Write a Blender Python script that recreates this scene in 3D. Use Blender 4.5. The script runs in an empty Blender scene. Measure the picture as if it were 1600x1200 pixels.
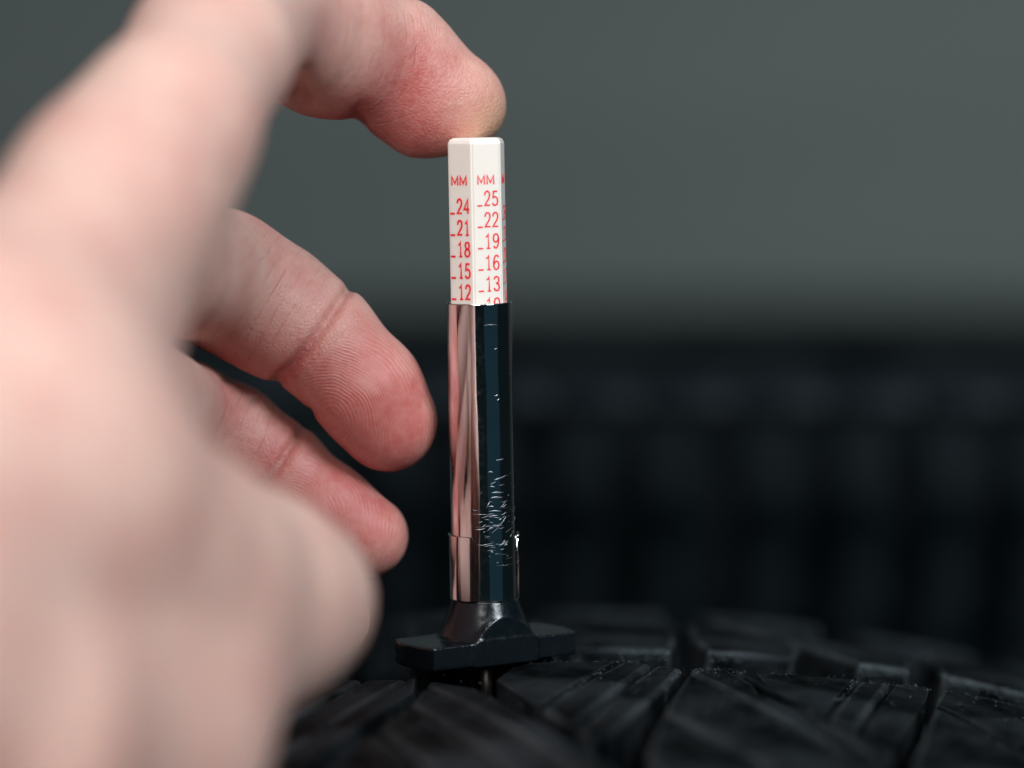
import bpy, bmesh, math, random
import numpy as np
from mathutils import Vector, Matrix

random.seed(7); rng = np.random.default_rng(7)
S = 0.001                       # everything is drawn in millimetres and linked in metres
sc = bpy.context.scene
COL = sc.collection

# ------------------------------------------------------------------ camera
PITCH = math.radians(5.0); D0 = 450.0; MMPX = 0.088
CAM = np.array([0.0, -445.0, 77.3])
FWD = np.array([0.0, math.cos(PITCH), -math.sin(PITCH)])
UP = np.array([0.0, math.sin(PITCH), math.cos(PITCH)])
RT = np.array([1.0, 0.0, 0.0])
cam_d = bpy.data.cameras.new('camera'); cam = bpy.data.objects.new('camera', cam_d); COL.objects.link(cam)
cam.location = CAM * S
cam.rotation_euler = (math.pi / 2 - PITCH, 0, 0)
cam_d.sensor_width = 36; cam_d.lens = 36 * D0 / (1600 * MMPX)
cam_d.clip_start = 0.01; cam_d.clip_end = 50
cam_d.dof.use_dof = True; cam_d.dof.focus_distance = 0.4445; cam_d.dof.aperture_fstop = cam_d.lens / 21.0
sc.camera = cam

# ------------------------------------------------------------------ world and lamps
w = bpy.data.worlds.new('World'); sc.world = w; w.use_nodes = True
bg = w.node_tree.nodes['Background']
bg.inputs[0].default_value = (0.35, 0.72, 0.85, 1); bg.inputs[1].default_value = 0.012

def area(name, loc, aim, sx, sy, power, col):
    l = bpy.data.lights.new(name, 'AREA'); l.shape = 'RECTANGLE'; l.size = sx * S; l.size_y = sy * S
    l.energy = power; l.color = col
    o = bpy.data.objects.new(name, l); COL.objects.link(o)
    o.location = Vector(loc) * S
    o.rotation_euler = (Vector(aim) - Vector(loc)).to_track_quat('-Z', 'Y').to_euler()
    return o
area('window_light', (560, -600, 640), (-10, 0, 10), 330, 330, 8.6, (0.84, 0.93, 1.0))
area('ceiling_light', (-120, -260, 1050), (-40, -60, 20), 600, 480, 4.6, (0.96, 0.98, 1.0))
area('front_light', (-260, -1500, 520), (-50, -60, 10), 620, 380, 15.5, (1.0, 0.98, 0.965))
area('wall_light', (600, 700, 600), (560, 1500, -80), 800, 400, 4.6, (0.95, 1.0, 1.0))
area('sleeve_stripe_light', (760, -840, -120), (0, 0, 20), 1000, 560, 0.05, (0.18, 0.65, 1.0))  # added blue panel, shaped for the stripe reflected in the chrome sleeve

sc.view_settings.view_transform = 'Standard'; sc.view_settings.look = 'None'
sc.view_settings.exposure = 0; sc.view_settings.gamma = 1
sc.cycles.use_denoising = True
sc.cycles.max_bounces = 8
sc.cycles.sample_clamp_indirect = 4

# ------------------------------------------------------------------ helpers
def P(px, py, d=0.0):
    "point of the photo (px, py) at depth 450+d mm along the view axis"
    z = D0 + d
    return CAM + FWD * z + RT * ((px - 800) * MMPX * z / D0) + UP * ((600 - py) * MMPX * z / D0)
def RP(r, d): return r * MMPX * (D0 + d) / D0

def new_obj(name, me, parent=None, mat=None, **kw):
    o = bpy.data.objects.new(name, me); COL.objects.link(o)
    if mat: me.materials.append(mat)
    if parent: o.parent = parent
    for k, v in kw.items(): o[k] = v
    return o
def mesh(name, V, F, smooth=True):
    me = bpy.data.meshes.new(name)
    me.from_pydata((np.asarray(V, float) * S).tolist(), [], F)
    me.validate(); me.update()
    if smooth: me.shade_smooth()
    return me
def mesh_np(name, V, Q, smooth=True):
    "fast quad mesh from arrays"
    me = bpy.data.meshes.new(name); V = np.asarray(V, np.float32) * S; Q = np.asarray(Q, np.int32)
    me.vertices.add(len(V)); me.vertices.foreach_set('co', V.ravel())
    me.loops.add(Q.size); me.loops.foreach_set('vertex_index', Q.ravel())
    me.polygons.add(len(Q)); me.polygons.foreach_set('loop_start', np.arange(len(Q), dtype=np.int32) * 4)
    me.polygons.foreach_set('loop_total', np.full(len(Q), 4, np.int32))
    me.update(); me.validate()
    if smooth: me.shade_smooth()
    return me
def empty(name, loc=(0, 0, 0), **kw):
    o = bpy.data.objects.new(name, None); COL.objects.link(o); o.location = Vector(loc) * S; o.empty_display_size = 0.01
    for k, v in kw.items(): o[k] = v
    return o
def bm_mesh(name, bm, smooth=False):
    bmesh.ops.scale(bm, vec=(S, S, S), verts=bm.verts)
    me = bpy.data.meshes.new(name); bm.to_mesh(me); bm.free()
    if smooth: me.shade_smooth()
    return me

def surface_nets(F, o, h):
    nx, ny, nz = F.shape
    neg = F < 0
    c = np.zeros((nx-1, ny-1, nz-1), np.int8)
    offs = [(i, j, k) for i in (0, 1) for j in (0, 1) for k in (0, 1)]
    for i, j, k in offs: c += neg[i:nx-1+i, j:ny-1+j, k:nz-1+k]
    act = (c > 0) & (c < 8)
    ids = np.full(act.shape, -1, np.int64); I = np.argwhere(act); ids[act] = np.arange(len(I))
    acc = np.zeros((len(I), 3)); cnt = np.zeros(len(I))
    for a in range(8):
        for ax in range(3):
            oa = offs[a]
            if oa[ax]: continue
            ob = list(oa); ob[ax] = 1
            fa = F[I[:, 0]+oa[0], I[:, 1]+oa[1], I[:, 2]+oa[2]]; fb = F[I[:, 0]+ob[0], I[:, 1]+ob[1], I[:, 2]+ob[2]]
            m = (fa < 0) != (fb < 0)
            t = np.where(m, fa / np.where(m, fa - fb, 1), 0)
            p = np.tile(np.array(oa, float), (len(I), 1)); p[:, ax] += t
            acc[m] += p[m]; cnt[m] += 1
    V = o + (I + acc / cnt[:, None]) * h
    Q = []
    for ax in range(3):
        b, d = [(1, 2), (2, 0), (0, 1)][ax]
        sl0 = [slice(None)] * 3; sl1 = [slice(None)] * 3
        sl0[ax] = slice(0, -1); sl1[ax] = slice(1, None)
        for s_ in (sl0, sl1): s_[b] = slice(1, -1); s_[d] = slice(1, -1)
        n0 = neg[tuple(sl0)]; n1 = neg[tuple(sl1)]
        for flip, m in ((False, n0 & ~n1), (True, ~n0 & n1)):
            E = np.argwhere(m)
            if not len(E): continue
            E[:, b] += 1; E[:, d] += 1
            def cell(db, dd):
                C_ = E.copy(); C_[:, b] += db; C_[:, d] += dd
                return ids[C_[:, 0], C_[:, 1], C_[:, 2]]
            q = np.stack([cell(-1, -1), cell(0, -1), cell(0, 0), cell(-1, 0)], 1)
            Q.append(q[:, ::-1] if flip else q)
    return V, np.concatenate(Q)
def subdivide(V, Q):
    E = np.concatenate([Q[:, [i, (i+1) % 4]] for i in range(4)]); E.sort(axis=1)
    key = E[:, 0] * len(V) + E[:, 1]
    u, inv = np.unique(key, return_inverse=True)
    em = (V[u // len(V)] + V[u % len(V)]) / 2; n = len(V); fc = V[Q].mean(1); m = len(u); q = len(Q)
    inv = inv.reshape(4, q); NV = np.concatenate([V, em, fc]); f = n + m + np.arange(q)
    NQ = np.concatenate([np.stack([Q[:, i], n + inv[i], f, n + inv[(i+3) % 4]], 1) for i in range(4)])
    return NV, NQ
def sdf_mesh(fn, lo, hi, h, subdiv=0, its=2):
    lo = np.array(lo, float); hi = np.array(hi, float)
    ax = [np.arange(lo[i], hi[i] + h, h) for i in range(3)]
    G = np.stack(np.meshgrid(*ax, indexing='ij'), -1).reshape(-1, 3).astype(np.float32)
    F = np.concatenate([fn(g) for g in np.array_split(G, max(1, len(G) // 400000))]).reshape([len(a) for a in ax])
    F[0], F[-1] = 1, 1; F[:, 0], F[:, -1] = 1, 1; F[:, :, 0], F[:, :, -1] = 1, 1
    V, Q = surface_nets(F, lo, h)
    for s_ in range(subdiv): V, Q = subdivide(V, Q)
    inside = ((V > lo + 2*h) & (V < hi - 2*h)).all(1)
    for _ in range(its):
        e = 0.05; f0 = fn(V); g = np.stack([fn(V + np.eye(3)[i] * e) - f0 for i in range(3)], 1) / e
        st = (-f0[:, None] * g / np.maximum((g*g).sum(1, keepdims=True), .2)); st = np.clip(st, -h*.6, h*.6)
        V[inside] += st[inside]
    return V, Q

# ------------------------------------------------------------------ materials
def mat(name, col=(.5, .5, .5), rough=.5, metal=0.0, spec=.5):
    m = bpy.data.materials.new(name); m.use_nodes = True; b = m.node_tree.nodes['Principled BSDF']
    b.inputs['Base Color'].default_value = (*col, 1); b.inputs['Roughness'].default_value = rough
    b.inputs['Metallic'].default_value = metal; b.inputs['Specular IOR Level'].default_value = spec
    return m, m.node_tree, b
class N:
    "small node-building helper"
    def __init__(s, nt): s.nt = nt
    def n(s, typ, **kw):
        x = s.nt.nodes.new(typ)
        for k, v in kw.items(): setattr(x, k, v)
        return x
    def link(s, a, b): s.nt.links.new(a, b)
    def val(s, sock, v):
        if isinstance(v, bpy.types.NodeSocket): s.link(v, sock)
        else: sock.default_value = v
    def coord(s, scale=1000.0):
        t = s.n('ShaderNodeTexCoord'); m = s.n('ShaderNodeMapping'); s.link(t.outputs['Object'], m.inputs[0])
        m.inputs['Scale'].default_value = (scale,)*3 if not isinstance(scale, tuple) else scale
        return m.outputs[0]
    def noise(s, vec, scale, detail=3, rough=.5, dist=0):
        x = s.n('ShaderNodeTexNoise'); s.link(vec, x.inputs['Vector']); x.inputs['Scale'].default_value = scale
        x.inputs['Detail'].default_value = detail; x.inputs['Roughness'].default_value = rough; x.inputs['Distortion'].default_value = dist
        return x.outputs['Fac']
    def math(s, op, a, b=0.0, clamp=False):
        x = s.n('ShaderNodeMath', operation=op, use_clamp=clamp); s.val(x.inputs[0], a); s.val(x.inputs[1], b); return x.outputs[0]
    def ramp(s, fac, lo, hi, c0=(0, 0, 0, 1), c1=(1, 1, 1, 1)):
        x = s.n('ShaderNodeValToRGB'); s.link(fac, x.inputs[0]); e = x.color_ramp.elements
        e[0].position = lo; e[1].position = hi; e[0].color = c0; e[1].color = c1; return x.outputs[0]
    def mix(s, fac, a, b):
        x = s.n('ShaderNodeMix', data_type='RGBA'); s.val(x.inputs[0], fac)
        for i, v in ((6, a), (7, b)):
            if isinstance(v, bpy.types.NodeSocket): s.link(v, x.inputs[i])
            else: x.inputs[i].default_value = (*v[:3], 1)
        return x.outputs[2]
    def bump(s, h, dist, strength=1.0, normal=None):
        x = s.n('ShaderNodeBump'); s.link(h, x.inputs['Height']); x.inputs['Distance'].default_value = dist; x.inputs['Strength'].default_value = strength
        if normal: s.link(normal, x.inputs['Normal'])
        return x.outputs[0]
    def attr(s, name):
        x = s.n('ShaderNodeAttribute'); x.attribute_name = name; return x.outputs['Fac']

def rubber(name, base=(.0012, .0021, .0027), dust=(.0055, .0120, .0165), amt=(.44, .62), rough=.54, speck=True, spec=.24):
    m, nt, b = mat(name, base, rough, 0, spec); k = N(nt); co = k.coord()
    n1 = k.noise(co, .06, 5, .6); n2 = k.noise(co, .6, 6, .65); n3 = k.noise(co, 3.2, 4, .7)
    f = k.math('MULTIPLY', k.math('ADD', k.math('MULTIPLY', n1, .7), k.math('MULTIPLY', n2, .3)), 1.0)
    k.link(k.mix(k.ramp(f, *amt), base, dust), b.inputs['Base Color'])
    spots = k.ramp(k.noise(co, 4.2, 2, .5), .56, .66)
    k.link(k.mix(spots, k.ramp(n2, .3, .7, (rough,)*3+(1,), (min(1, rough+.25),)*3+(1,)), (.22, .22, .22)), b.inputs['Roughness'])
    b.inputs['IOR'].default_value = 1.36
    nb = k.bump(n2, .0012, .8)
    if speck:
        nb = k.bump(n3, .0006, 1.0, nb)
    k.link(k.ramp(n1, .40, .60, (spec*.2,)*3+(1,), (spec*1.9,)*3+(1,)), b.inputs['Specular IOR Level'])
    k.link(nb, b.inputs['Normal'])
    return m
M_rub = rubber('worn_tyre_rubber')
M_edge = rubber('abraded_glint_edge', (.003, .005, .0065), (.016, .026, .033), (.40, .6), .36, True, .6)  # abraded edges, with pale bluish light glints put into the colour
M_rub2 = rubber('background_tyre_rubber', (.0012, .0028, .0036), (.0040, .0085, .0105), rough=.65, speck=False, spec=.15)

# chrome sleeve
M_chrome, nt, b = mat('chrome', (.80, .76, .76), .06, 1.0); k = N(nt); co = k.coord((1000, 1000, 120))
k.link(k.bump(k.noise(co, .55, 2, .5), .00012, .5), b.inputs['Normal'])
k.link(k.ramp(k.noise(k.coord(), 1.4, 5, .7), .45, .8, (.05,)*3+(1,), (.16,)*3+(1,)), b.inputs['Roughness'])
M_scr, nt, b = mat('scratched_metal', (.34, .35, .36), .38, 1.0)
M_black, nt, b = mat('glossy_black_plastic', (.0035, .006, .008), .2, 0, .5); k = N(nt); co = k.coord()
k.link(k.bump(k.noise(co, 1.2, 5, .6), .00005, .5), b.inputs['Normal'])
k.link(k.ramp(k.noise(co, .9, 6, .7), .4, .75, (.16,)*3+(1,), (.36,)*3+(1,)), b.inputs['Roughness'])
M_white, nt, b = mat('white_plastic', (.84, .78, .71), .30, 0, .5)
b.inputs['Subsurface Weight'].default_value = .35; b.inputs['Subsurface Radius'].default_value = (1, .8, .7); b.inputs['Subsurface Scale'].default_value = .0012
k = N(nt); k.link(k.bump(k.noise(k.coord(), 1.0, 3, .5), .00006, .4), b.inputs['Normal'])
M_red, nt, b = mat('red_print', (.72, .030, .055), .45)
k = N(nt); k.link(k.mix(k.ramp(k.noise(k.coord(), 2.5, 4, .6), .35, .75), (.86, .006, .02), (.86, .05, .06)), b.inputs['Base Color'])
M_steel, nt, b = mat('dull_steel', (.10, .09, .08), .5, 1.0)

# skin
M_skin, nt, b = mat('skin', (.6, .4, .33), .5); k = N(nt); co = k.coord()
red = k.attr('redness'); bla = k.attr('blanch'); rd = k.attr('ridge_d'); rm = k.attr('ridge_m'); wm = k.attr('wrinkle_m'); wd = k.attr('wrinkle_d')
blot = k.noise(co, .11, 4, .6); fine = k.noise(co, .8, 5, .65)
big = k.math('MULTIPLY', k.math('SUBTRACT', k.noise(co, .045, 3, .6), .5), .7)
rr = k.math('ADD', k.math('ADD', red, big), k.math('MULTIPLY', k.math('SUBTRACT', blot, .5), 1.15), True)
c = k.mix(rr, (.72, .46, .38), (.48, .125, .11))
c = k.mix(k.ramp(fine, .35, .7), c, k.mix(.18, c, (.78, .50, .45)))
c = k.mix(bla, c, (.66, .42, .26))
warp = k.math('MULTIPLY', k.math('SUBTRACT', k.noise(co, .14, 2, .5), .5), 34.0)
brk = k.math('MULTIPLY', k.math('SUBTRACT', k.noise(co, 1.3, 3, .6), .5), 4.0)
sr = k.math('SINE', k.math('ADD', k.math('ADD', k.math('MULTIPLY', rd, 2*math.pi/.46), warp), brk))
sr = k.math('MULTIPLY', k.math('MULTIPLY', sr, rm), k.ramp(k.noise(co, .5, 3, .5), .25, .6))
# transverse wrinkles on the middle phalanges
sw = k.math('SINE', k.math('ADD', k.math('MULTIPLY', wd, 2*math.pi/1.7), k.math('MULTIPLY', warp, .12)))
sw = k.math('POWER', k.math('MULTIPLY', k.math('ADD', sw, 1), .5), 14.0)
sw = k.math('MULTIPLY', k.math('MULTIPLY', sw, wm), k.ramp(k.noise(co, .35, 2, .5), .42, .6))
vo = k.n('ShaderNodeTexVoronoi', feature='DISTANCE_TO_EDGE'); k.link(co, vo.inputs['Vector']); vo.inputs['Scale'].default_value = 1.5
cell = k.math('MULTIPLY', k.ramp(vo.outputs['Distance'], 0, .22), k.math('SUBTRACT', 1.0, rm))
c = k.mix(k.math('MULTIPLY', sw, .22), c, (.42, .12, .09))
c = k.mix(k.math('MULTIPLY', k.math('MAXIMUM', k.math('MULTIPLY', sr, -1.0), 0.0), .15), c, (.50, .12, .11))
k.link(c, b.inputs['Base Color'])
nb = k.bump(fine, .00025, .35)
nb = k.bump(cell, .00006, .8, nb)
nb = k.bump(k.math('MULTIPLY', sw, -1.0), .00007, 1.0, nb)
nb = k.bump(sr, .000021, 1.0, nb)
k.link(nb, b.inputs['Normal'])
k.link(k.ramp(fine, .3, .7, (.40,)*3+(1,), (.55,)*3+(1,)), b.inputs['Roughness'])
b.inputs['Specular IOR Level'].default_value = .42
b.inputs['Subsurface Weight'].default_value = .55; b.inputs['Subsurface Radius'].default_value = (1.0, .32, .2); b.inputs['Subsurface Scale'].default_value = .0015

# setting materials
M_wall, nt, b = mat('grey_green_wall_paint', (.20, .24, .23), .8); k = N(nt); co = k.coord((.6, .6, 5.0))
k.link(k.mix(k.ramp(k.noise(co, 3.0, 3, .5), .3, .7), (.088, .108, .107), (.116, .136, .131)), b.inputs['Base Color'])
k.link(k.bump(k.noise(k.coord(20.0), 6, 5, .6), .002, .4), b.inputs['Normal'])
M_floor, nt, b = mat('dark_concrete', (.09, .10, .10), .7); k = N(nt); co = k.coord(1.0)
k.link(k.mix(k.noise(co, 6, 6, .65), (.06, .07, .07), (.12, .13, .13)), b.inputs['Base Color'])
k.link(k.bump(k.noise(co, 40, 5, .6), .002, .4), b.inputs['Normal'])

# ------------------------------------------------------------------ setting: wall and floor
def slab(name, lo, hi, m, **kw):
    bm = bmesh.new(); bmesh.ops.create_cube(bm, size=1.0)
    for v in bm.verts: v.co = Vector([lo[i] + (v.co[i] + .5) * (hi[i] - lo[i]) for i in range(3)])
    return new_obj(name, bm_mesh(name, bm), None, m, **kw)
slab('wall', (-3000, 1500, -640), (3000, 1650, 2200), M_wall, kind='structure')
slab('floor', (-3000, -3000, -700), (3000, 1499, -640), M_floor, kind='structure')

# ------------------------------------------------------------------ tyre under the gauge
TR = 290.0; TX = 10.5; TZ = .35; TCR = 600.0
def tyre_pt(s, t, h):
    "s along the circumference, t across the tread (away from the camera), h above the tread face"
    a = s / TR; r = TR + h - t * t / (2 * TCR) - (max(0, abs(t) - 72) ** 2) * .02
    return np.array([TX + r * math.sin(a), t, TZ - TR + r * math.cos(a)])
def px_to_st(px, py):
    if isinstance(px, str): return py
    d = FWD * D0 + RT * ((px - 800) * MMPX) + UP * ((600 - py) * MMPX); d = d / np.linalg.norm(d)
    u = 300.0; best = None
    while u < 560:
        p = CAM + d * u
        r = math.hypot(p[0] - TX, p[2] - TZ + TR); hh = r - (TR - p[1] ** 2 / (2 * TCR) - (max(0, abs(p[1]) - 72) ** 2) * .02)
        if hh <= 0: break
        u += .1
    t = min(p[1], 74.0)
    return (TR * math.atan2(p[0] - TX, p[2] - TZ + TR), t)
tyre = empty('tyre', (TX, 0, TZ - TR), label='upright black tyre with worn tread blocks that the gauge stands on', category='tyre')
TC = np.array([TX, 0, TZ - TR])
def revolve(profile, n, axis='y', centre=(0, 0, 0)):
    V = []; F = []; m = len(profile)
    for i in range(n):
        a = 2 * math.pi * i / n
        for (r, t) in profile:
            V.append((r * math.sin(a), t, r * math.cos(a)) if axis == 'y' else (r * math.sin(a), -r * math.cos(a), t))
    for i in range(n):
        for j in range(m):
            a0, a1 = i * m + j, i * m + (j + 1) % m; b0, b1 = ((i+1) % n) * m + j, ((i+1) % n) * m + (j + 1) % m
            F.append((a0, a1, b1, b0))
    return V, F
def carcass_profile(R, cr, half, depth):
    pr = []
    for t in np.linspace(-half, half, 25): pr.append((R - depth - t * t / (2 * cr) - max(0, abs(t) - 72) ** 2 * .02, t))
    for (dr, t) in ((12, 6), (30, 12), (60, 16), (90, 10), (112, -2), (118, -14)): pr.append((pr[24][0] - dr, half + t))
    for (dr, t) in ((114, -18), (85, 5), (40, 8), (14, -4)): pr.append((pr[24][0] - dr, half + t - 7))
    n = len(pr); inner = [(pr[12][0] - 9, 0.0)]
    left = [(r, -t) for (r, t) in reversed(pr[25:])]
    return pr[:25] + pr[25:] + inner + left
V, F = revolve(carcass_profile(TR, TCR, 84, 8.2), 240)
me = mesh('carcass', V, F); carc = new_obj('carcass', me, tyre, M_rub)

def block(poly_st, h=0.0, depth=8.6, bev=.85, parent=tyre, name='tread_block', material=None):
    bm = bmesh.new()
    vs = [bm.verts.new((s, t, 0)) for s, t in poly_st]
    f = bm.faces.new(vs)
    if f.normal.z < 0 or sum((a[0]*b_[1] - b_[0]*a[1]) for a, b_ in zip(poly_st, poly_st[1:] + poly_st[:1])) < 0: f.normal_flip()
    bm.normal_update()
    ret = bmesh.ops.extrude_face_region(bm, geom=[f]); 
    for v in [g for g in ret['geom'] if isinstance(g, bmesh.types.BMVert)]: v.co.z = 0
    # the original face sinks
    top = [g for g in ret['geom'] if isinstance(g, bmesh.types.BMFace)][0]
    tv = set(top.verts)
    for v in bm.verts:
        if v not in tv: v.co.z = -depth
    cen = sum((v.co for v in top.verts), Vector()) / len(top.verts)
    for v in bm.verts:
        if v not in tv: v.co.x += (v.co.x - cen.x) * .03; v.co.y += max(-1.2, min(1.2, (v.co.y - cen.y) * .05))
    bmesh.ops.recalc_face_normals(bm, faces=bm.faces)
    edges = [e for e in top.edges]
    vert_e = [e for e in bm.edges if (e.verts[0] in tv) != (e.verts[1] in tv)]
    bmesh.ops.bevel(bm, geom=edges + vert_e, offset=bev, segments=3, profile=.6, affect='EDGES', clamp_overlap=True, material=1)
    xs = [v.co.x for v in bm.verts]; ys = [v.co.y for v in bm.verts]
    for x in np.arange(min(xs) + 5, max(xs), 5): bmesh.ops.bisect_plane(bm, geom=bm.verts[:] + bm.edges[:] + bm.faces[:], plane_co=(x, 0, 0), plane_no=(1, 0, 0), dist=1e-5)
    for y in np.arange(min(ys) + 6, max(ys), 6): bmesh.ops.bisect_plane(bm, geom=bm.verts[:] + bm.edges[:] + bm.faces[:], plane_co=(0, y, 0), plane_no=(0, 1, 0), dist=1e-5)
    o0 = tyre_pt(cen.x, cen.y, h)
    for v in bm.verts:
        p = tyre_pt(v.co.x, v.co.y, v.co.z + h); v.co = Vector(p - o0)
    me = bm_mesh(name, bm)
    for pl in me.polygons: pl.use_smooth = True
    me.set_sharp_from_angle(angle=math.radians(50))
    o = new_obj(name, me, parent, material or M_rub); me.materials.append(M_edge); o.location = Vector(o0 - TC) * S
    return o
def pblock(pts, **kw): return block([px_to_st(*p) for p in pts], **kw)

def split(pts_st, lines, gap=.8):
    "cut a convex-ish outline by straight sipes (each two st points); returns the pieces"
    polys = [pts_st]
    for (a, b_) in lines:
        a = np.array(a); b_ = np.array(b_); d = b_ - a; n = np.array([-d[1], d[0]]) / np.linalg.norm(d); out = []
        for poly in polys:
            for sg in (1, -1):
                q = []; m = len(poly)
                dist = [sg * float(np.dot(n, np.array(p) - a)) - gap / 2 for p in poly]
                for i in range(m):
                    j = (i + 1) % m
                    if dist[i] >= 0: q.append(tuple(poly[i]))
                    if (dist[i] >= 0) != (dist[j] >= 0):
                        u = dist[i] / (dist[i] - dist[j]); q.append(tuple(np.array(poly[i]) + (np.array(poly[j]) - np.array(poly[i])) * u))
                if len(q) >= 3:
                    ar = abs(sum(q[i][0]*q[(i+1) % len(q)][1] - q[(i+1) % len(q)][0]*q[i][1] for i in range(len(q)))) / 2
                    if ar > 6: out.append(q)
        polys = out
    return polys
def sblock(pts, sipes=(), gap=.8, lift=0.0, **kw):
    st = [px_to_st(*p) for p in pts]
    ls = [(px_to_st(*a), px_to_st(*b_)) for a, b_ in sipes]
    for q in split(st, ls, gap): block(q, h=lift + random.uniform(-.12, .12), **kw)

# near rib
sblock([(776, 1063), (802, 1043), (830, 1036), (1000, 1034), (1066, 1044), (1042, 1070), (960, 1142), (920, 1152), (838, 1102)],
       [((945, 1044), (850, 1100)), ((1003, 1050), (905, 1130))], gap=.9)
sblock([(672, 1062), (744, 1074), (905, 1166), (985, 1215), (960, 1250), (540, 1250), (500, 1215), (640, 1102)],
       [((690, 1084), (830, 1160)), ((650, 1108), (760, 1180)), ((600, 1150), (700, 1230))], gap=.9)
sblock([(380, 1085), (450, 1072), (530, 1062), (648, 1060), (645, 1080), (470, 1200), (430, 1240), (300, 1240), (320, 1160)],
       [((560, 1066), (400, 1160)), ((606, 1078), (430, 1190))], gap=.9)
sblock([(1082, 1042), (1165, 1048), (1188, 1082), (1262, 1114), (1338, 1148), (1396, 1170), (1392, 1260), (1050, 1260), (1010, 1175), (1035, 1115)],
       [((1100, 1060), (1270, 1150)), ((1160, 1055), (1330, 1160)), ((1050, 1120), (1230, 1215))], gap=.8)
sblock([(1182, 1052), (1330, 1062), (1452, 1074), (1448, 1090), (1424, 1130), (1402, 1160), (1350, 1142), (1262, 1104), (1205, 1078)],
       [((1336, 1064), (1296, 1110)), ((1395, 1070), (1350, 1130))], gap=.9)
sblock([(1478, 1080), (1560, 1094), (1720, 1135), (1720, 1290), (1440, 1270), (1424, 1190), (1452, 1125)],
       [((1560, 1092), (1740, 1160)), ((1480, 1110), (1700, 1230))], gap=1.2)
# middle rib
sblock([(640, 1026), (900, 1015), (1050, 1016), (1056, 1000), (1052, 985), (980, 974), (640, 980)], [((860, 1020), (820, 975))], gap=1.0, lift=.42)
sblock([(1104, 1016), (1242, 1028), (1250, 1014), (1190, 996), (1110, 978), (1072, 974), (1080, 995)])
sblock([(1343, 1036), (1422, 1046), (1424, 1032), (1370, 1018), (1270, 998), (1170, 974), (1090, 965), (1110, 970)])
sblock([(1474, 1054), (1600, 1082), (1720, 1112), (1720, 1080), (1600, 1048), (1480, 1024), (1440, 1018)])
sblock([(540, 1040), (544, 1024), (560, 996), (440, 1004), (320, 1030), (320, 1078)])
# the tread that goes on outside the frame, left and right, and the two shoulder rows
for s0 in list(range(-190, -62, 26)) + list(range(86, 190, 26)):
    for t0, t1, sk in ((-72, -3, -16), (8, 68, 14)):
        for u in range(2):
            a = s0 + u * 12.5
            block([(a, t0 if t0 > 0 else t0), (a + 11.3, t0), (a + 11.3 + sk, t1), (a + sk, t1)])
for s0 in np.arange(-190, 190, 26.0):
    block([(s0, -88), (s0 + 22, -88), (s0 + 22, -75.5), (s0, -75.5)])
    block([(s0, 76.5), (s0 + 22, 76.5), (s0 + 22, 88), (s0, 88)])

# pale specks strewn over the block edges and tops as painted light glints
M_glint, nt, b = mat('pale_glint', (.30, .37, .40), .35, 0, .7)
V = []; F = []
def glint_speck(s_, t_, h_, r_):
    c_ = tyre_pt(s_, t_, h_); b0 = len(V); q = rng.normal(size=3) * .25
    for d in ((1, 0, 0), (-1, 0, 0), (0, 1, 0), (0, -1, 0), (0, 0, 1), (0, 0, -1)): V.append(c_ + r_ * (np.array(d) * (1 + rng.uniform(-.4, .4)) + q))
    for f in ((0, 2, 4), (2, 1, 4), (1, 3, 4), (3, 0, 4), (2, 0, 5), (1, 2, 5), (3, 1, 5), (0, 3, 5)): F.append(tuple(b0 + i for i in f))
def along(pts, n, spread, hl, hh, rr):
    st = [np.array(px_to_st(*p)) for p in pts]; Ls = [np.linalg.norm(b_ - a) for a, b_ in zip(st, st[1:])]; tot = sum(Ls)
    for _ in range(n):
        u = random.random() * tot; i = 0
        while u > Ls[i]: u -= Ls[i]; i += 1
        p = st[i] + (st[i+1] - st[i]) * (u / Ls[i]); glint_speck(p[0] + random.gauss(0, spread * .4), p[1] + random.gauss(0, spread), random.uniform(hl, hh), rr * random.uniform(.4, 1.3) ** 1.5)
for pts, n in ((((968, 1016), (1048, 1017)), 240), (((1106, 1017), (1240, 1027)), 520), (((1343, 1037), (1420, 1046)), 420), (((1474, 1055), (1600, 1083)), 640)):
    st = [np.array(px_to_st(*p)) for p in pts]
    for _ in range(n):
        u = random.random(); p = st[0] + (st[1] - st[0]) * u; dd = random.uniform(.02, .5) if random.random() < .65 else random.uniform(.3, 1.5)
        ins = .85 - math.sqrt(max(0, .7225 - (.85 - min(dd, .85)) ** 2))
        glint_speck(p[0], p[1] + ins * .8 - .05, -dd + .0, .036 * random.uniform(.4, 1.5))
for pts, n, sp in ((((945, 1046), (880, 1085)), 40, .5), (((1066, 1046), (1000, 1110)), 50, .5), (((500, 1062), (540, 1048)), 40, .8), (((648, 1062), (560, 1130)), 30, .6), (((830, 1037), (1000, 1034)), 60, 1.0),
                   (((1082, 1044), (1165, 1049)), 40, .8), (((1190, 1053), (1330, 1063), (1450, 1075)), 110, 1.2), (((1480, 1081), (1600, 1105)), 60, 1.0), (((1340, 1064), (1310, 1095)), 20, .4)):
    along(pts, int(n * 1.6), sp, -.04, .005, .036)
for _ in range(900):
    glint_speck(random.uniform(-55, 80), random.choice([random.uniform(-40, -4), random.uniform(9, 45)]), .0, .040 * random.uniform(.4, 1.6))
new_obj('glint_specks', mesh('glint_specks', np.array(V) - TC, F, False), tyre, M_glint, kind='stuff')

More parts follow.
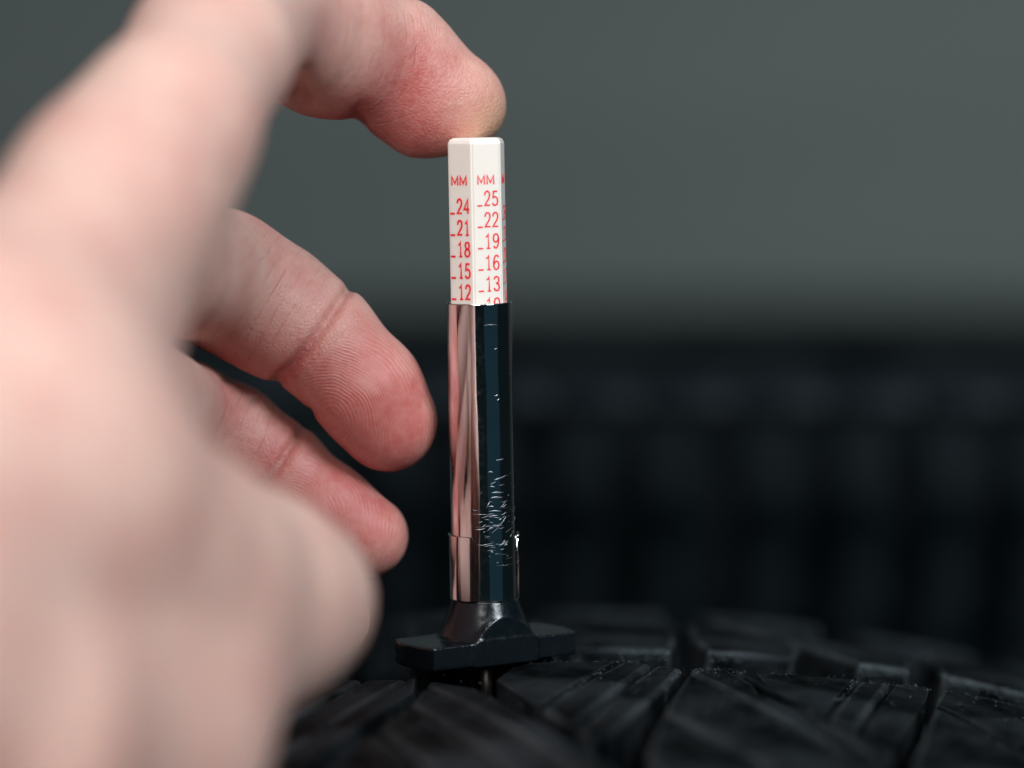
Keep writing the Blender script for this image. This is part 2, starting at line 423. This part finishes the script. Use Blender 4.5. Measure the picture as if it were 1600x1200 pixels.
# ------------------------------------------------------------------ tyre lying flat in the background
BR = 300.0; BY = 205.0 + BR
def zb(py): return float(P(900, py, BY - BR + 5)[2])
tz0, tz1, tz2, tz3, tz4 = zb(1290), zb(655), zb(640), zb(588), zb(545)
btyre = empty('tyre', (60, BY, tz0 - 13.5), label='blurred black tyre lying flat in the background before the grey wall', category='tyre'); btyre.rotation_euler = (-math.radians(2.6), 0, 0)
prof = [(BR - 8, 0), (BR - 8, tz1 - tz0), (BR - 9, tz2 - tz0), (BR - 13, tz3 - tz0), (BR - 20, tz4 - tz0 - 6), (BR - 38, tz4 - tz0), (BR - 80, tz4 - tz0 + 1), (BR - 110, tz4 - tz0 - 6),
        (BR - 120, tz4 - tz0 - 16), (BR - 112, tz4 - tz0 - 20), (BR - 60, tz4 - tz0 - 14), (BR - 22, tz4 - tz0 - 40), (BR - 20, 20), (BR - 110, 10), (BR - 110, 0)]
V, F = revolve(prof, 160, 'z'); new_obj('carcass', mesh('carcass', V, F), btyre, M_rub2)
NB = 100
M_shoulder = rubber('highlit_shoulder_rubber', (.006, .010, .013), (.020, .030, .038), rough=.5, speck=False, spec=.4)  # paler than the other rubber: the shoulder's highlight band is painted in
def bblock(r0, r1a, r1b, za, zb_, frac, nameit):
    "a block of the ring: radius r1a at za and r1b at zb_"
    hw = math.pi * BR / NB * frac; bm = bmesh.new()
    co = [(-hw, r0, za), (hw, r0, za), (hw, r1a, za), (-hw, r1a, za), (-hw, r0, zb_), (hw, r0, zb_), (hw, r1b, zb_), (-hw, r1b, zb_)]
    vs = [bm.verts.new((x, -r, z)) for x, r, z in co]
    for f in ((0, 1, 2, 3), (4, 5, 6, 7), (0, 1, 5, 4), (1, 2, 6, 5), (2, 3, 7, 6), (3, 0, 4, 7)): bm.faces.new([vs[i] for i in f])
    bmesh.ops.recalc_face_normals(bm, faces=bm.faces)
    bmesh.ops.bevel(bm, geom=bm.edges[:], offset=1.6, segments=2, affect='EDGES')
    me = bm_mesh(nameit, bm, True); me.set_sharp_from_angle(angle=math.radians(50)); me.materials.append(M_shoulder if nameit == 'shoulder_block' else M_rub2); return me
meA = bblock(BR - 14, BR, BR - 1.0, 2, tz1 - tz0, .64, 'tread_block')
meB = bblock(BR - 18, BR - 2.0, BR - 9.0, tz2 - tz0, tz3 - tz0, .94, 'shoulder_block')
for i in range(NB):
    a = 2 * math.pi * (i + .5) / NB
    for me_, off in ((meA, random.uniform(-.08, .08)), (meB, .28)):
        o = bpy.data.objects.new(me_.name.split('.')[0], me_); COL.objects.link(o); o.parent = btyre; o.rotation_euler = (0, 0, a + off * 2 * math.pi / NB)

# ------------------------------------------------------------------ tread depth gauge
def gz(py): return 38.05 + (600 - py) * .0877 + .00085 * (py - 215)
GX = (759 - 800) * MMPX * .99; TILT = -math.radians(1.05)
gauge = empty('tread_depth_gauge', (GX, 0, 0), label='slim chrome and black tread depth gauge standing upright on the tyre', category='gauge')
gauge.rotation_euler = (0, TILT, 0)
YAW = math.radians(32)
def base_sdf(p):
    x, y, z = p[:, 0], p[:, 1], p[:, 2] - .55
    u = x * math.cos(YAW) + y * math.sin(YAW); v = -x * math.sin(YAW) + y * math.cos(YAW)
    r = np.hypot(x, y)
    bar = np.maximum(np.maximum(np.abs(z - 1.6) - 1.55, r - 12.5), np.abs(v) - 5.25)
    zz = np.clip((z - 3.1) / 5.2, 0, 1); cr = 6.7 - 2.1 * zz ** .85
    ang = np.arctan2(y, x); cone = np.maximum((r - cr) * .92, np.maximum(np.abs(v) - 5.25, np.abs(z - 4.2) - 4.15))
    boss = np.maximum(np.maximum(np.hypot(u, z - 1.3) - 4.9, np.abs(v) - 5.25), .15 - z)
    hb = np.clip(.5 + .5 * (boss - bar) / .9, 0, 1); bar = boss + (bar - boss) * hb - .9 * hb * (1 - hb)
    k_ = .35; h = np.clip(.5 + .5 * (cone - bar) / k_, 0, 1); d = cone + (bar - cone) * h - k_ * h * (1 - h)
    return d
V, Q = sdf_mesh(base_sdf, (-13.5, -13.5, -.6), (13.5, 13.5, 9.8), .22)
new_obj('base', mesh_np('base', V, Q), gauge, M_black)

def tube(bm, r0, r1, z0, z1, n=96):
    pr = [(r0, z0), (r1 - .08, z0), (r1, z0 + .08), (r1, z0 + .16), (r1, z0 + 1), (r1, z1 - 1), (r1, z1 - .16), (r1, z1 - .10), (r1 - .04, z1 - .03), (r1 - .12, z1), (r0, z1)]
    rings = [[bm.verts.new((r * math.cos(2*math.pi*i/n), r * math.sin(2*math.pi*i/n), z)) for i in range(n)] for r, z in pr]
    for j in range(len(rings)):
        a, b_ = rings[j], rings[(j+1) % len(rings)]
        for i in range(n): bm.faces.new((a[i], a[(i+1) % n], b_[(i+1) % n], b_[i]))
    bmesh.ops.recalc_face_normals(bm, faces=bm.faces)
BRL = 4.55; Z0, Z1 = 8.95, gz(471)
bm = bmesh.new(); tube(bm, 4.22, BRL, Z0, Z1)
me = bm_mesh('sleeve', bm, True); me.set_sharp_from_angle(angle=math.radians(60)); sleeve = new_obj('sleeve', me, gauge, M_chrome)

def rod(bm, r0, z0, z1, n=24, r1=None):
    bmesh.ops.create_cone(bm, cap_ends=True, segments=n, radius1=r0, radius2=r1 or r0, depth=z1 - z0, matrix=Matrix.Translation((0, 0, (z0 + z1) / 2)))
bm = bmesh.new(); rod(bm, .75, -6.5, 1.0)
new_obj('probe', bm_mesh('probe', bm, True), gauge, M_steel)

# clip band: wraps the back of the sleeve, both ends with rounded upper corners
zb0, zb1 = 9.02, gz(836)
A0, A1 = math.radians(256), math.radians(256 - 266)       # from front-left over the back to the right side (degrees from +x, camera at 270)
def arc_band():
    V = []; F = []; n = 110; cr = 1.0
    for i in range(n + 1):
        a = A0 + (A1 - A0) * i / n; d = min(abs(a - A0), abs(a - A1)) * 4.75
        top = zb1 - (cr - math.sqrt(max(0, cr*cr - (cr - d) ** 2)) if d < cr else 0)
        bulge = .05 * min(1, d / .6)
        for r in (4.60, 4.80 + bulge):
            e = .07 if r > 4.7 else 0
            V += [(r * math.cos(a), r * math.sin(a), zb0 + e), (r * math.cos(a), r * math.sin(a), top - e)]
    for i in range(n):
        a, b_ = i * 4, (i + 1) * 4
        F += [(a + 2, a + 3, b_ + 3, b_ + 2), (a, b_, b_ + 1, a + 1), (a + 1, b_ + 1, b_ + 3, a + 3), (a, a + 2, b_ + 2, b_)]
    F += [(0, 1, 3, 2), (n*4, n*4+2, n*4+3, n*4+1)]
    return V, F
V, F = arc_band(); me = mesh('clip_band', V, F); bm = bmesh.new(); bm.from_mesh(me); bmesh.ops.recalc_face_normals(bm, faces=bm.faces); bm.to_mesh(me); bm.free()
me.set_sharp_from_angle(angle=math.radians(40)); new_obj('clip_band', me, gauge, M_chrome)

# scratches: thin raised burrs on the sleeve
V = []; F = []
def scratch(a, z, da, dz, wdt, r=BRL + .012):
    n = 7; base = len(V)
    for i in range(n + 1):
        u = i / n; aa = a + da * u; zz = z + dz * u + .05 * math.sin(u * 5 + a * 9); ww = wdt * math.sin(math.pi * min(.97, max(.03, u))) * .5
        for s_ in (-1, 0, 1):
            rr = r + (.028 if s_ == 0 else -.01); V.append((rr * math.cos(aa), rr * math.sin(aa), zz + s_ * ww))
    for i in range(n):
        for j in range(2): a0 = base + i * 3 + j; F.append((a0, a0 + 1, a0 + 4, a0 + 3))
def ang_of(px, py):
    cx = 748.5 + (py - 475) * 8.5 / 465; x = max(-.97, min(.97, (px - cx) / 51.7)); return -math.acos(x)
for i in range(78):
    py = random.gauss(812, 38); px = random.gauss(779, 15)
    if not 728 < py < 892: continue
    sl = random.choice([-.15, 0, 0, 0, .1, .15, .7]) * random.uniform(.5, 1.4)
    L = abs(random.gauss(0, .17)) + .04 if abs(sl) < .3 else random.uniform(.08, .25)
    scratch(ang_of(px, py) - L / 2, gz(py), L, L * BRL * sl, random.uniform(.03, .17) * random.uniform(.5, 1))
for px, py, L, dz, wd_ in ((772, 747, .42, .5, .24), (768, 767, .40, .05, .22), (766, 775, .42, .08, .26), (760, 790, .12, .9, .22), (790, 830, .5, .7, .14), (780, 850, .35, .5, .2),
                          (755, 504, .5, 0, .07), (774, 716, .3, .12, .18), (772, 615, .14, .1, .16), (776, 622, .1, .16, .15), (772, 542, .1, .1, .14), (794, 582, .05, .05, .1),
                          (775, 882, .8, .05, .06), (745, 848, .5, .15, .06), (735, 800, .7, .05, .05), (800, 800, .2, .6, .1), (785, 790, .18, .3, .12)):
    scratch(ang_of(px, py), gz(py), L, dz, wd_)
new_obj('scratches', mesh('scratches', V, F), sleeve, M_scr, kind='stuff')

# plunger: hexagonal bar with chamfered top
HR = 4.13; HA = [math.radians(-158 + 60 * i) for i in range(6)]; ZT = gz(214)
bm = bmesh.new(); rings = []
for r, z in ((HR, 20.0), (HR, ZT - .75), (HR - .22, ZT - .25), (HR - .75, ZT)):
    rings.append([bm.verts.new((r * math.cos(a), r * math.sin(a), z)) for a in HA])
for a, b_ in zip(rings, rings[1:]):
    for i in range(6): bm.faces.new((a[i], a[(i+1) % 6], b_[(i+1) % 6], b_[i]))
bm.faces.new(rings[-1]); bm.faces.new(rings[0][::-1]); bmesh.ops.recalc_face_normals(bm, faces=bm.faces)
bmesh.ops.bevel(bm, geom=[e for e in bm.edges if abs(e.verts[0].co.z - e.verts[1].co.z) > .1], offset=.22, segments=2, affect='EDGES')
me = bm_mesh('plunger', bm, True); me.set_sharp_from_angle(angle=math.radians(16))
plunger = new_obj('plunger', me, gauge, M_white)

GL = {  # stroke glyphs in a 1 x 1 box (x, y), polylines
 '0': [[(.5, 1), (.78, .93), (.9, .7), (.9, .3), (.78, .07), (.5, 0), (.22, .07), (.1, .3), (.1, .7), (.22, .93), (.5, 1)]],
 '1': [[(.18, .78), (.42, .86), (.55, 1), (.55, 0)]],
 '2': [[(.12, .72), (.16, .88), (.34, .99), (.6, 1), (.82, .88), (.84, .68), (.7, .48), (.4, .26), (.12, .03), (.9, .03)]],
 '3': [[(.12, .8), (.24, .95), (.5, 1), (.76, .93), (.84, .76), (.72, .58), (.42, .53)], [(.42, .53), (.78, .46), (.9, .26), (.78, .07), (.5, 0), (.22, .06), (.1, .22)]],
 '4': [[(.72, 0), (.72, 1), (.08, .3), (.95, .3)]],
 '5': [[(.84, .98), (.26, .98), (.18, .54), (.46, .62), (.74, .55), (.88, .34), (.8, .1), (.5, 0), (.22, .05), (.1, .2)]],
 '6': [[(.84, .84), (.68, .98), (.42, .98), (.2, .8), (.1, .45), (.12, .22), (.28, .03), (.52, 0), (.78, .08), (.9, .3), (.78, .52), (.5, .58), (.24, .48), (.12, .3)]],
 '7': [[(.1, .98), (.9, .98), (.6, .5), (.45, 0)]],
 '8': [[(.5, 1), (.76, .94), (.84, .76), (.72, .58), (.5, .52), (.28, .58), (.16, .76), (.24, .94), (.5, 1)], [(.5, .52), (.78, .44), (.92, .25), (.78, .06), (.5, 0), (.22, .06), (.08, .25), (.22, .44), (.5, .52)]],
 '9': [[(.16, .16), (.32, .02), (.58, .02), (.8, .2), (.9, .55), (.88, .78), (.72, .97), (.48, 1), (.22, .92), (.1, .7), (.22, .48), (.5, .42), (.76, .52), (.88, .7)]],
 'M': [[(.08, 0), (.08, 1), (.5, .2), (.92, 1), (.92, 0)]],
}
def ribbon(pts, wd_, org, ux, uz, nrm, V, F):
    "flat ink stroke with a little thickness along a polyline in face coordinates"
    P2 = [np.array(p, float) for p in pts]; n = len(P2); base = len(V); L = []
    for i in range(n):
        d0 = P2[i] - P2[max(0, i-1)]; d1 = P2[min(n-1, i+1)] - P2[i]
        d0 = d0 / (np.linalg.norm(d0) or 1); d1 = d1 / (np.linalg.norm(d1) or 1); d = d0 + d1; d = d / (np.linalg.norm(d) or 1)
        m = np.array([-d[1], d[0]]); sc_ = 1 / max(.55, abs(np.dot(m, np.array([-d1[1], d1[0]]) if i < n-1 else np.array([-d0[1], d0[0]]))))
        for s_ in (1, -1):
            q = P2[i] + m * s_ * wd_ / 2 * sc_
            for hh in (.003, .028): V.append(org + ux * q[0] + uz * q[1] + nrm * hh)
    for i in range(n - 1):
        a, b_ = base + i * 4, base + i * 4 + 4
        F += [(a + 1, b_ + 1, b_ + 3, a + 3), (a, a + 1, b_ + 1, b_), (a + 2, b_ + 2, b_ + 3, a + 3)]
AP = HR * math.cos(math.pi / 6); UZ = np.array([0, 0, 1.0])
def face_frame(deg):
    a = math.radians(deg); nrm = np.array([math.cos(a), math.sin(a), 0]); ux = np.cross(UZ, nrm)
    return nrm * AP - ux * HR / 2, ux, nrm
def put(name, text, deg, fx0, fx1, zbase, hgt, tick=None, sw_=.13):
    org, ux, nrm = face_frame(deg); V = []; F = []; n = len(text); cw = (fx1 - fx0) * HR / n
    for i, ch in enumerate(text):
        x0 = fx0 * HR + i * cw
        for st in GL[ch]: ribbon([(x0 + cw * (.08 + .84 * x), zbase + y * hgt) for x, y in st], sw_, org, ux, UZ, nrm, V, F)
        if ch == '1': ribbon([(x0 + cw * .3, zbase), (x0 + cw * .78, zbase)], sw_ * .8, org, ux, UZ, nrm, V, F)
    if tick: ribbon([(tick[0] * HR, zbase), (tick[1] * HR, zbase)], sw_, org, ux, UZ, nrm, V, F)
    me = mesh(name, V, F, False); new_obj(name, me, plunger, M_red)
put('unit_letters', 'MM', -128, .10, .80, gz(287), 1.2, sw_=.27)
for i, t in enumerate(('24', '21', '18', '15', '12')): put('scale_number', t, -128, .31, .89, gz(331 + i * 33.4), 1.95, (.05, .25), .29)
put('unit_letters', 'MM', -68, .15, .80, gz(286), 1.2, sw_=.21)
for i, t in enumerate(('25', '22', '19', '16', '13', '10')): put('scale_number', t, -68, .38, .93, gz(319 + i * 33.2), 1.93, (.16, .34), .21)
put('unit_letters', 'MM', -8, .15, .80, gz(286), 1.2, sw_=.21)
for i, t in enumerate(('26', '23', '20', '17', '14')): put('scale_number', t, -8, .38, .93, gz(342 + i * 33.2), 1.93, (.16, .34), .17)

# ------------------------------------------------------------------ hand
def chain(pts): return [(P(x, y, d), RP(r, d)) for x, y, d, r in pts]
def seg(p, a, b_):
    (pa, ra), (pb, rb) = a, b_
    ba = (pb - pa).astype(np.float32); q = p - pa.astype(np.float32)
    h = np.clip(q @ ba / float(ba @ ba), 0, 1)
    return np.sqrt(((q - h[:, None] * ba) ** 2).sum(1)) - (ra + (rb - ra) * h)
def smin(a, b_, k_):
    h = np.maximum(k_ - np.abs(a - b_), 0) / k_; return np.minimum(a, b_) - h * h * k_ * .25
INDEX = chain([(721, 165, .8, 70), (672, 151, 1, 89), (608, 96, 0, 98), (510, 66, -8, 110), (392, 16, -26, 110), (330, 80, -50, 124), (264, 192, -66, 136), (182, 300, -76, 134)])
MIDDLE = chain([(607, 659, 1, 76), (573, 609, 0, 81), (499, 530, 0, 85), (425, 484, 0, 98), (345, 436, -1, 103), (235, 408, -30, 112), (145, 400, -62, 135)])
RING = chain([(575, 838, 3, 63), (513, 794, 3, 62), (436, 728, 4, 65), (360, 676, 4, 71), (285, 644, 0, 76), (110, 570, -62, 118)])
LITTLE = chain([(518, 968, 6, 58), (430, 905, 8, 60), (310, 810, 6, 62), (90, 700, -60, 120)])
THUMB = chain([(453, 940, -60, 133), (378, 945, -66, 163), (265, 890, -84, 182), (60, 780, -108, 215), (-260, 900, -140, 250)])
PALM = [chain([(182, 300, -76, 134), (-30, 560, -105, 166)]), chain([(175, 392, -66, 146), (25, 620, -100, 182)]),
        chain([(95, 560, -70, 130), (-40, 800, -110, 290)]), chain([(95, 700, -70, 140), (80, 1130, -100, 240)]),
        chain([(155, 1170, -96, 204), (-100, 1150, -125, 330)]), chain([(-30, 590, -105, 172), (-300, 1000, -140, 300)]),
        chain([(-300, 1000, -140, 300), (-800, 1500, -190, 360)]),
        chain([(140, 760, -52, 130), (110, 1180, -58, 175)]),
        chain([(35, 650, -108, 185), (180, 865, -96, 190)]),
        chain([(345, 955, -8, 80), (110, 1080, -48, 170)]), chain([(378, 935, -68, 150), (226, 1066, -86, 178)]), chain([(226, 1066, -86, 178), (168, 1210, -96, 200)])]  # first chain here: hidden flesh added for its pink reflection in the clip band
def finger(p, ch, kk):
    d = seg(p, ch[0], ch[1])
    for i in range(1, len(ch) - 1): d = smin(d, seg(p, ch[i], ch[i+1]), kk)
    return d
def crease(p, px, py, dep, nx, ny, depth, width, rad=13.0, curve=0.0, back=3.0):
    c_ = P(px, py, dep); n_ = RT * nx - UP * ny; n_ = n_ / np.linalg.norm(n_); t_ = np.cross(n_, FWD)
    q = p - c_; s_ = q @ n_; tt = q @ t_
    s_ = s_ + curve * tt * tt
    m = np.exp(-(np.linalg.norm(q, axis=1) / rad) ** 6) * np.clip((back - q @ FWD) / 4, 0, 1)
    return depth * np.exp(-(np.abs(s_) / width) ** 1.8) * m
CREASES = [(578, 132, -2, .90, .42, 1.7, 1.1, 9.5, -.025, 5), (622, 60, 1, .97, .12, .9, 1.1, 7, 0, 5), (493, 535, 0, .78, .62, 1.3, .75, 12, .012, 3), (505, 548, 0, .78, .62, .25, .5, 8, .02, 3), (352, 432, -2, .86, .5, 1.0, 1.0, 9, .01, 2),
           (441, 722, 3, .8, .55, 1.0, .75, 9, .01, 3), (470, 118, -14, .95, .15, 2.4, 1.8, 12, 0, 3), (320, 655, 2, .86, .5, .5, .8, 8, 0, 2)]
LUMPS = [(625, 205, -5, 7, .5), (590, 690, -5, 7.5, .45), (555, 640, -6, 5.5, -.3), (505, 95, -14, 6, .4)]
def hand_sdf(p):
    palm = seg(p, *PALM[0])
    for c_ in PALM[1:]: palm = smin(palm, seg(p, *c_), 9)
    thumb = finger(p, THUMB, 5)
    d = smin(palm, thumb, 6)
    for ch, kk, kp in ((INDEX, 3.0, 9), (MIDDLE, 3.0, 6), (RING, 3.0, 6), (LITTLE, 3.0, 6)):
        f = finger(p, ch, kk); d = smin(np.minimum(d, smin(palm, f, kp)), d, .2) if False else smin(d, smin(f, palm, kp), .6)
    near = d < 4
    if near.any():
        q = p[near].astype(np.float64); add = np.zeros(len(q))
        for (px, py, dd, r, amp) in LUMPS:
            add -= amp * np.exp(-(((q - P(px, py, dd)) ** 2).sum(1)) / (r * r))
        # the finger pad is flattened where it presses on the plunger
        d = d.copy(); d[near] += add
    return d
lo = np.array([-118, -215, -95.0]); hi = np.array([6, 22, 92.0])
V, Q = sdf_mesh(hand_sdf, lo, hi, .85, 1, 3)
# joint creases are pressed in along the surface normal; the area of the sharp fingers is smooth enough to carry them
e = .1; f0 = hand_sdf(V); Gn = np.stack([hand_sdf(V + np.eye(3)[i] * e) - f0 for i in range(3)], 1); Gn /= np.maximum(np.linalg.norm(Gn, axis=1, keepdims=True), 1e-6)
cr_ = np.zeros(len(V))
for c_ in CREASES: cr_ = np.maximum(cr_, crease(V, *c_))
V = V - Gn * cr_[:, None]
me = mesh_np('hand', V, Q)
# local properties for the skin: redness, pressure-blanched tip, ridge and wrinkle coordinates
Fg = lambda px, py, d, r: np.exp(-(((V - P(px, py, d)) ** 2).sum(1)) / (r * r))
fg_ = np.minimum.reduce([finger(V.astype(np.float32), c_[:5], 3) for c_ in (INDEX, MIDDLE, RING, LITTLE)])
redv = .12 + .27 * np.clip(1 - fg_ / 3, 0, 1) * np.clip((V[:, 1] + 62) / 40, 0, 1) + .8 * (.55 * Fg(620, 225, -6, 10) + .5 * Fg(640, 150, -6, 9) + .30 * Fg(560, 190, -4, 9) \
     + .75 * Fg(600, 690, -4, 9.5) + .45 * Fg(520, 600, -6, 9) + .35 * Fg(400, 560, -4, 11) + .2 * Fg(330, 480, -5, 9) \
     + .4 * Fg(590, 850, -2, 9) + .25 * Fg(530, 790, -2, 8) + .1 * Fg(400, 720, -2, 9))
for c_ in CREASES[:5]: redv += .22 * crease(V, *c_) / c_[5]  # redder crease lines put the shade of the folds into the colour
bl = .68 * Fg(765, 200, -2, 4.6) + .15 * Fg(755, 150, 0, 5)
rdv = np.zeros(len(V)); rmv = np.zeros(len(V)); wmv = np.zeros(len(V)); wdv = np.zeros(len(V))
VF = V.astype(np.float32)
for ch, cen, ia, ib in ((INDEX, (600, 230), .25, 2), (MIDDLE, (516, 655), 1, 2), (RING, (455, 800), .8, 2)):
    dist = finger(VF, ch, 3); on = dist < 1.2
    tip = ch[0][0]; dip = ch[2][0]; pip = ch[4][0]
    ax = tip - dip; Lp = np.linalg.norm(ax); ax = ax / Lp
    al = (V - dip) @ ax
    c_ = P(cen[0], cen[1], 0); q = V - c_; side = np.cross(ax, FWD); side /= np.linalg.norm(side)
    uu = q @ ax; vv = q @ side
    rdv[on] = np.sqrt((uu * .85) ** 2 + (vv * 1.0) ** 2 + 1.0)[on] + .0 * al[on]
    ff = np.clip((al - 1.0) / 2.2, 0, 1) * np.clip(1.3 - (V @ FWD - dip @ FWD + 2) / 6, 0, 1)
    rmv[on] = ff[on] * ia
    a2 = dip - pip; L2 = np.linalg.norm(a2); a2 = a2 / L2; w2 = (V - pip) @ a2
    cam_side = np.clip(1 - ((V - dip) @ FWD + 2) / 5, 0, 1)
    wm_ = np.clip((w2 + 2) / 3, 0, 1) * np.clip((L2 - 2.2 - w2) / 3, 0, 1) * cam_side
    wmv[on] = wm_[on]; wdv[on] = w2[on]
    lowr = on & (rmv < .05)
    rdv[lowr] = w2[lowr] * 1.0; rmv[lowr] = (wm_ * .35)[lowr]
for nm, arr in (('redness', redv), ('blanch', bl), ('ridge_d', rdv), ('ridge_m', rmv), ('wrinkle_m', wmv), ('wrinkle_d', wdv)):
    at = me.attributes.new(nm, 'FLOAT', 'POINT')
    if len(me.vertices) == len(arr): at.data.foreach_set('value', arr.astype(np.float32))
    else: print('attr mismatch', nm)
new_obj('hand', me, None, M_skin, label='bare hand from the left pressing its index fingertip on the gauge plunger', category='hand')
print('hand verts', len(V))
